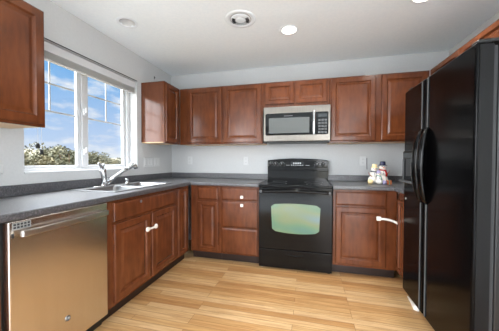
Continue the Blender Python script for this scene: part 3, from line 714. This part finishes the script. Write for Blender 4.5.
# ---------------------------------------------------------------- child latches
def pad(F, u, v, s, d0):
    bm = bmesh.new(); loft(bm, [rrect(F, u-s, u+s, v-s, v+s, s*0.35, d) for d in (d0, d0+0.006)]); return bm
t = thing('child_latch', 'white strap latch tying the two sink cabinet doors together', 'latch', (0.64, -1.34, 0.565), 'white child latches')
for u in (-1.398, -1.286):
    bm = bmesh.new(); lathe(bm, FBL(u, 0.565, 0.0205), (1, 0, 0), [(0.021, 0), (0.021, 0.010), (0.016, 0.015), (0.003, 0.016)], 20); obj('pad', bm, 'strap', t, smooth=False, bevel=0.001)
bm = bmesh.new(); tube(bm, [FBL(-1.380, 0.565, 0.030), FBL(-1.34, 0.565, 0.034), FBL(-1.304, 0.565, 0.030)], 0.009, 10, 0.4, (0, 0, 1)); obj('strap', bm, 'strap', t)
t = thing('child_latch', 'long white strap latch on the cabinet right of the stove', 'latch', (2.65, -0.64, 0.6), 'white child latches')
obj('pad', pad(FBB, 2.648, 0.602, 0.020, 0.0205), 'strap', t)
bm = bmesh.new(); tube(bm, [FBB(2.650, 0.602, 0.030), FBB(2.69, 0.603, 0.036), FBB(2.735, 0.598, 0.042), FBB(2.775, 0.585, 0.036), (2.792, -0.664, 0.578), (2.791, -0.69, 0.574)], 0.010, 10, 0.25, (0, 0, 1)); obj('strap', bm, 'strap', t)
for v, lb in ((0.757, 'small white square latch pad on the top drawer left of the stove'), (0.664, 'small white square latch pad on the middle drawer left of the stove')):
    o = obj('latch_pad', pad(FBB, 1.262, v, 0.016, 0.0205), 'strap'); tag(o, lb, 'latch', 'drawer latch pads')
o = obj('latch_button', (lambda bm: lathe(bm, FBL(-1.478, 0.822, 0.0205), (1, 0, 0), [(0.012, 0), (0.012, 0.003), (0.008, 0.004)], 16))(bmesh.new()), 'button'); tag(o, 'tiny grey round button on the panel above the sink doors', 'button')

# ---------------------------------------------------------------- plates on the walls
def plate(name, F, u0, u1, v0, v1, label, group, kind, gangs):
    t = thing(name, label, 'outlet' if kind == 'o' else 'light switch', F((u0+u1)/2, v0, 0), group)
    bm = bmesh.new(); loft(bm, [rect(F, u0, u1, v0, v1, i, d) for i, d in ((0, 0.001), (0, 0.004), (0.004, 0.007))]); obj('cover_plate', bm, 'plate', t)
    w = (u1-u0)/gangs; vm = (v0+v1)/2
    for g in range(gangs):
        c = u0+w*(g+0.5)
        if kind == 'o':
            for dv in (-0.022, 0.022):
                bm = bmesh.new(); loft(bm, [rrect(F, c-0.016, c+0.016, vm+dv-0.014, vm+dv+0.014, 0.006, d) for d in (0.0072, 0.009)]); so = obj('socket', bm, 'plate', t)
                bm = bmesh.new()
                for e in (-0.006, 0.006): F.box(bm, c+e-0.001, c+e+0.001, vm+dv-0.004, vm+dv+0.006, 0.0091, 0.0095)
                obj('slots', bm, 'dark', so)
        else:
            bm = bmesh.new(); loft(bm, [rect(F, c-0.017, c+0.017, vm-0.034, vm+0.034, i, d) for i, d in ((0, 0.0072), (0, 0.009), (0.003, 0.011))]); obj('rocker', bm, 'plate', t)
PL = Fr('x', 1, 0.0); PB = Fr('y', -1, 0.0)
plate('switch_plate', PL, -0.625, -0.445, 1.085, 1.20, 'wider white switch plate beside the window, under the narrow cabinet', 'plates by the window', 's', 3)
plate('switch_plate', PL, -0.425, -0.305, 1.085, 1.20, 'narrower white switch plate on window wall, nearer the corner', 'plates by the window', 's', 2)
plate('wall_outlet', PB, 0.265, 0.335, 1.105, 1.22, 'white outlet on the back wall next to the left corner', 'back wall outlets', 'o', 1)
plate('wall_outlet', PB, 1.110, 1.180, 1.105, 1.22, 'white outlet on the back wall just left of the stove', 'back wall outlets', 'o', 1)
plate('wall_outlet', PB, 2.590, 2.660, 1.105, 1.22, 'white outlet on the back wall behind the snowman figurine', 'back wall outlets', 'o', 1)
bm = bmesh.new(); tube(bm, [(2.672, -0.004, 1.20), (2.672, -0.004, 1.12), (2.674, -0.006, 1.06)], 0.0035, 8)  # dark strip standing in for the shadow at a plug edge
tag(obj('shadow_strip', bm, 'dark', None), 'thin dark strip as plug-edge shadow beside the outlet behind the figurine', 'cord')
plate('wall_outlet', PL, -2.10, -2.03, 1.07, 1.13, 'small white plate low on the wall left of the window', 'plates by the window', 's', 1)

# ---------------------------------------------------------------- blind, wire, nail
t = thing('window_blind', 'raised white mini blind across the top of the kitchen window', 'blind', (-0.035, -1.32, 2.04))
obj('headrail', B((-0.060, -0.012, WY0+0.006, WY1-0.006, 2.012, 2.084)), 'white', t, bevel=0.003)
bm = bmesh.new()
for k in range(8): z = 1.962+k*0.0062; box(bm, -0.052, -0.018, WY0+0.012, WY1-0.012, z, z+0.0028)
obj('slat_stack', bm, 'blind', t)
obj('bottom_rail', B((-0.050, -0.020, WY0+0.012, WY1-0.012, 1.948, 1.960)), 'white', t, bevel=0.003)
bm = bmesh.new()
for y, z in ((-1.808, 1.285), (-1.782, 1.238)): tube(bm, [(-0.011, y, 2.05), (-0.010, y, 1.6), (-0.010, y, z)], 0.0011, 6)
obj('pull_cord', bm, 'cord', t)
for y, z in ((-1.808, 1.287), (-1.782, 1.240)):
    bm = bmesh.new(); lathe(bm, (-0.010, y, z), (0, 0, -1), [(0.005, -0.002), (0.010, 0.004), (0.013, 0.034), (0.010, 0.038)], 12); obj('cord_tassel', bm, 'tassel', t, label='dark cord tassel')
bm = bmesh.new(); tube(bm, [(0.005, -2.4, 2.099), (0.005, -1.5, 2.0965), (0.005, -0.74, 2.0985)], 0.0042, 8)
tag(obj('wall_cable', bm, 'dark', None), 'thin dark cable along the wall just above the window', 'cable')
bm = bmesh.new(); lathe(bm, (0.0005, -0.414, 2.245), (1, 0, 0.25), [(0.003, 0), (0.003, 0.014), (0.005, 0.015), (0.005, 0.018)], 10)
box(bm, 0.002, 0.007, -0.417, -0.411, 2.228, 2.268)
tag(obj('wall_hook', bm, 'dark', None), 'small dark hook on the wall above the narrow corner cabinet', 'hook')

# ---------------------------------------------------------------- ceiling fittings
def downlight(x, y, lit, label):
    t = thing('recessed_light', label, 'ceiling light', (x, y, H-0.012), 'recessed ceiling lights')
    z = H-0.0005
    bm = bmesh.new(); lathe(bm, (x, y, z), (0, 0, -1), [(0.092, 0), (0.091, 0.002), (0.086, 0.003), (0.072, 0.003), (0.068, 0.002), (0.066, 0.0)], 40, False, False); obj('trim_ring', bm, 'can', t, smooth=True)
    bm = bmesh.new()
    if lit:
        lathe(bm, (x, y, z), (0, 0, -1), [(0.067, 0.0), (0.067, 0.005), (0.05, 0.007), (0.004, 0.008)], 40); obj('lens', bm, 'lamp', t, smooth=True)
        d = bpy.data.lights.new('lamp_light', 'AREA'); d.shape = 'DISK'; d.size = 0.13; d.energy = LAMP_E; d.color = (1, 0.97, 0.93); d.spread = math.radians(150)
        o = bpy.data.objects.new('lamp_light', d); COL.objects.link(o); o.parent = t; o.location = (0, 0, -0.003)
    else:
        lathe(bm, (x, y, H), (0, 0, 1), [(0.0665, -0.0005), (0.062, 0.02), (0.060, 0.09), (0.050, 0.115), (0.004, 0.116)], 40, False, True); rf = obj('reflector', bm, 'can_in', t, smooth=True)
        bm = bmesh.new(); lathe(bm, (x, y, H), (0, 0, 1), [(0.004, 0.045), (0.036, 0.050), (0.042, 0.06), (0.030, 0.112)], 24); obj('bulb', bm, 'can_in', rf, smooth=True)
downlight(1.790, -0.850, True, 'lit recessed ceiling light in front of the stove, right of the vent')
downlight(0.368, -1.315, False, 'unlit recessed ceiling light above the sink, nearest the window')
downlight(2.82, -1.09, True, 'lit recessed ceiling light at the top photo edge, nearest the refrigerator')
vx, vy = 1.385, -1.125; z = H-0.0005
t = thing('ceiling_vent', 'round white ceiling vent with dark louvre slots', 'vent', (vx, vy, H-0.02))
bm = bmesh.new(); lathe(bm, (vx, vy, z), (0, 0, -1), [(0.135, 0), (0.134, 0.002), (0.120, 0.004), (0.100, 0.006), (0.094, 0.001)], 48, False, False); obj('outer_ring', bm, 'can', t, smooth=True)
bm = bmesh.new(); lathe(bm, (vx, vy, z), (0, 0, -1), [(0.096, 0.0), (0.096, 0.0015)], 40); obj('duct_opening', bm, 'duct', t)
for r in (0.088, 0.070):
    bm = bmesh.new(); lathe(bm, (vx, vy, z), (0, 0, -1), [(r, 0.003), (r-0.013, 0.012), (r-0.0145, 0.011), (r-0.0015, 0.002)], 40, False, False)
    obj('louvre_ring', bm, 'can', t, smooth=True)
bm = bmesh.new(); lathe(bm, (vx, vy, z), (0, 0, -1), [(0.048, 0.0025), (0.044, 0.010), (0.030, 0.015), (0.004, 0.016)], 32); obj('center_cone', bm, 'can', t, smooth=True)
bm = bmesh.new()
for a in (0.15, PI+0.15):
    for k in range(-2, 3):
        q = a+k*0.24; c, s = math.cos(q), math.sin(q)
        tube(bm, [(vx+0.050*c, vy+0.050*s, z-0.013), (vx+0.080*c, vy+0.080*s, z-0.012)], 0.004, 6)
obj('damper_slots', bm, 'dark', t)
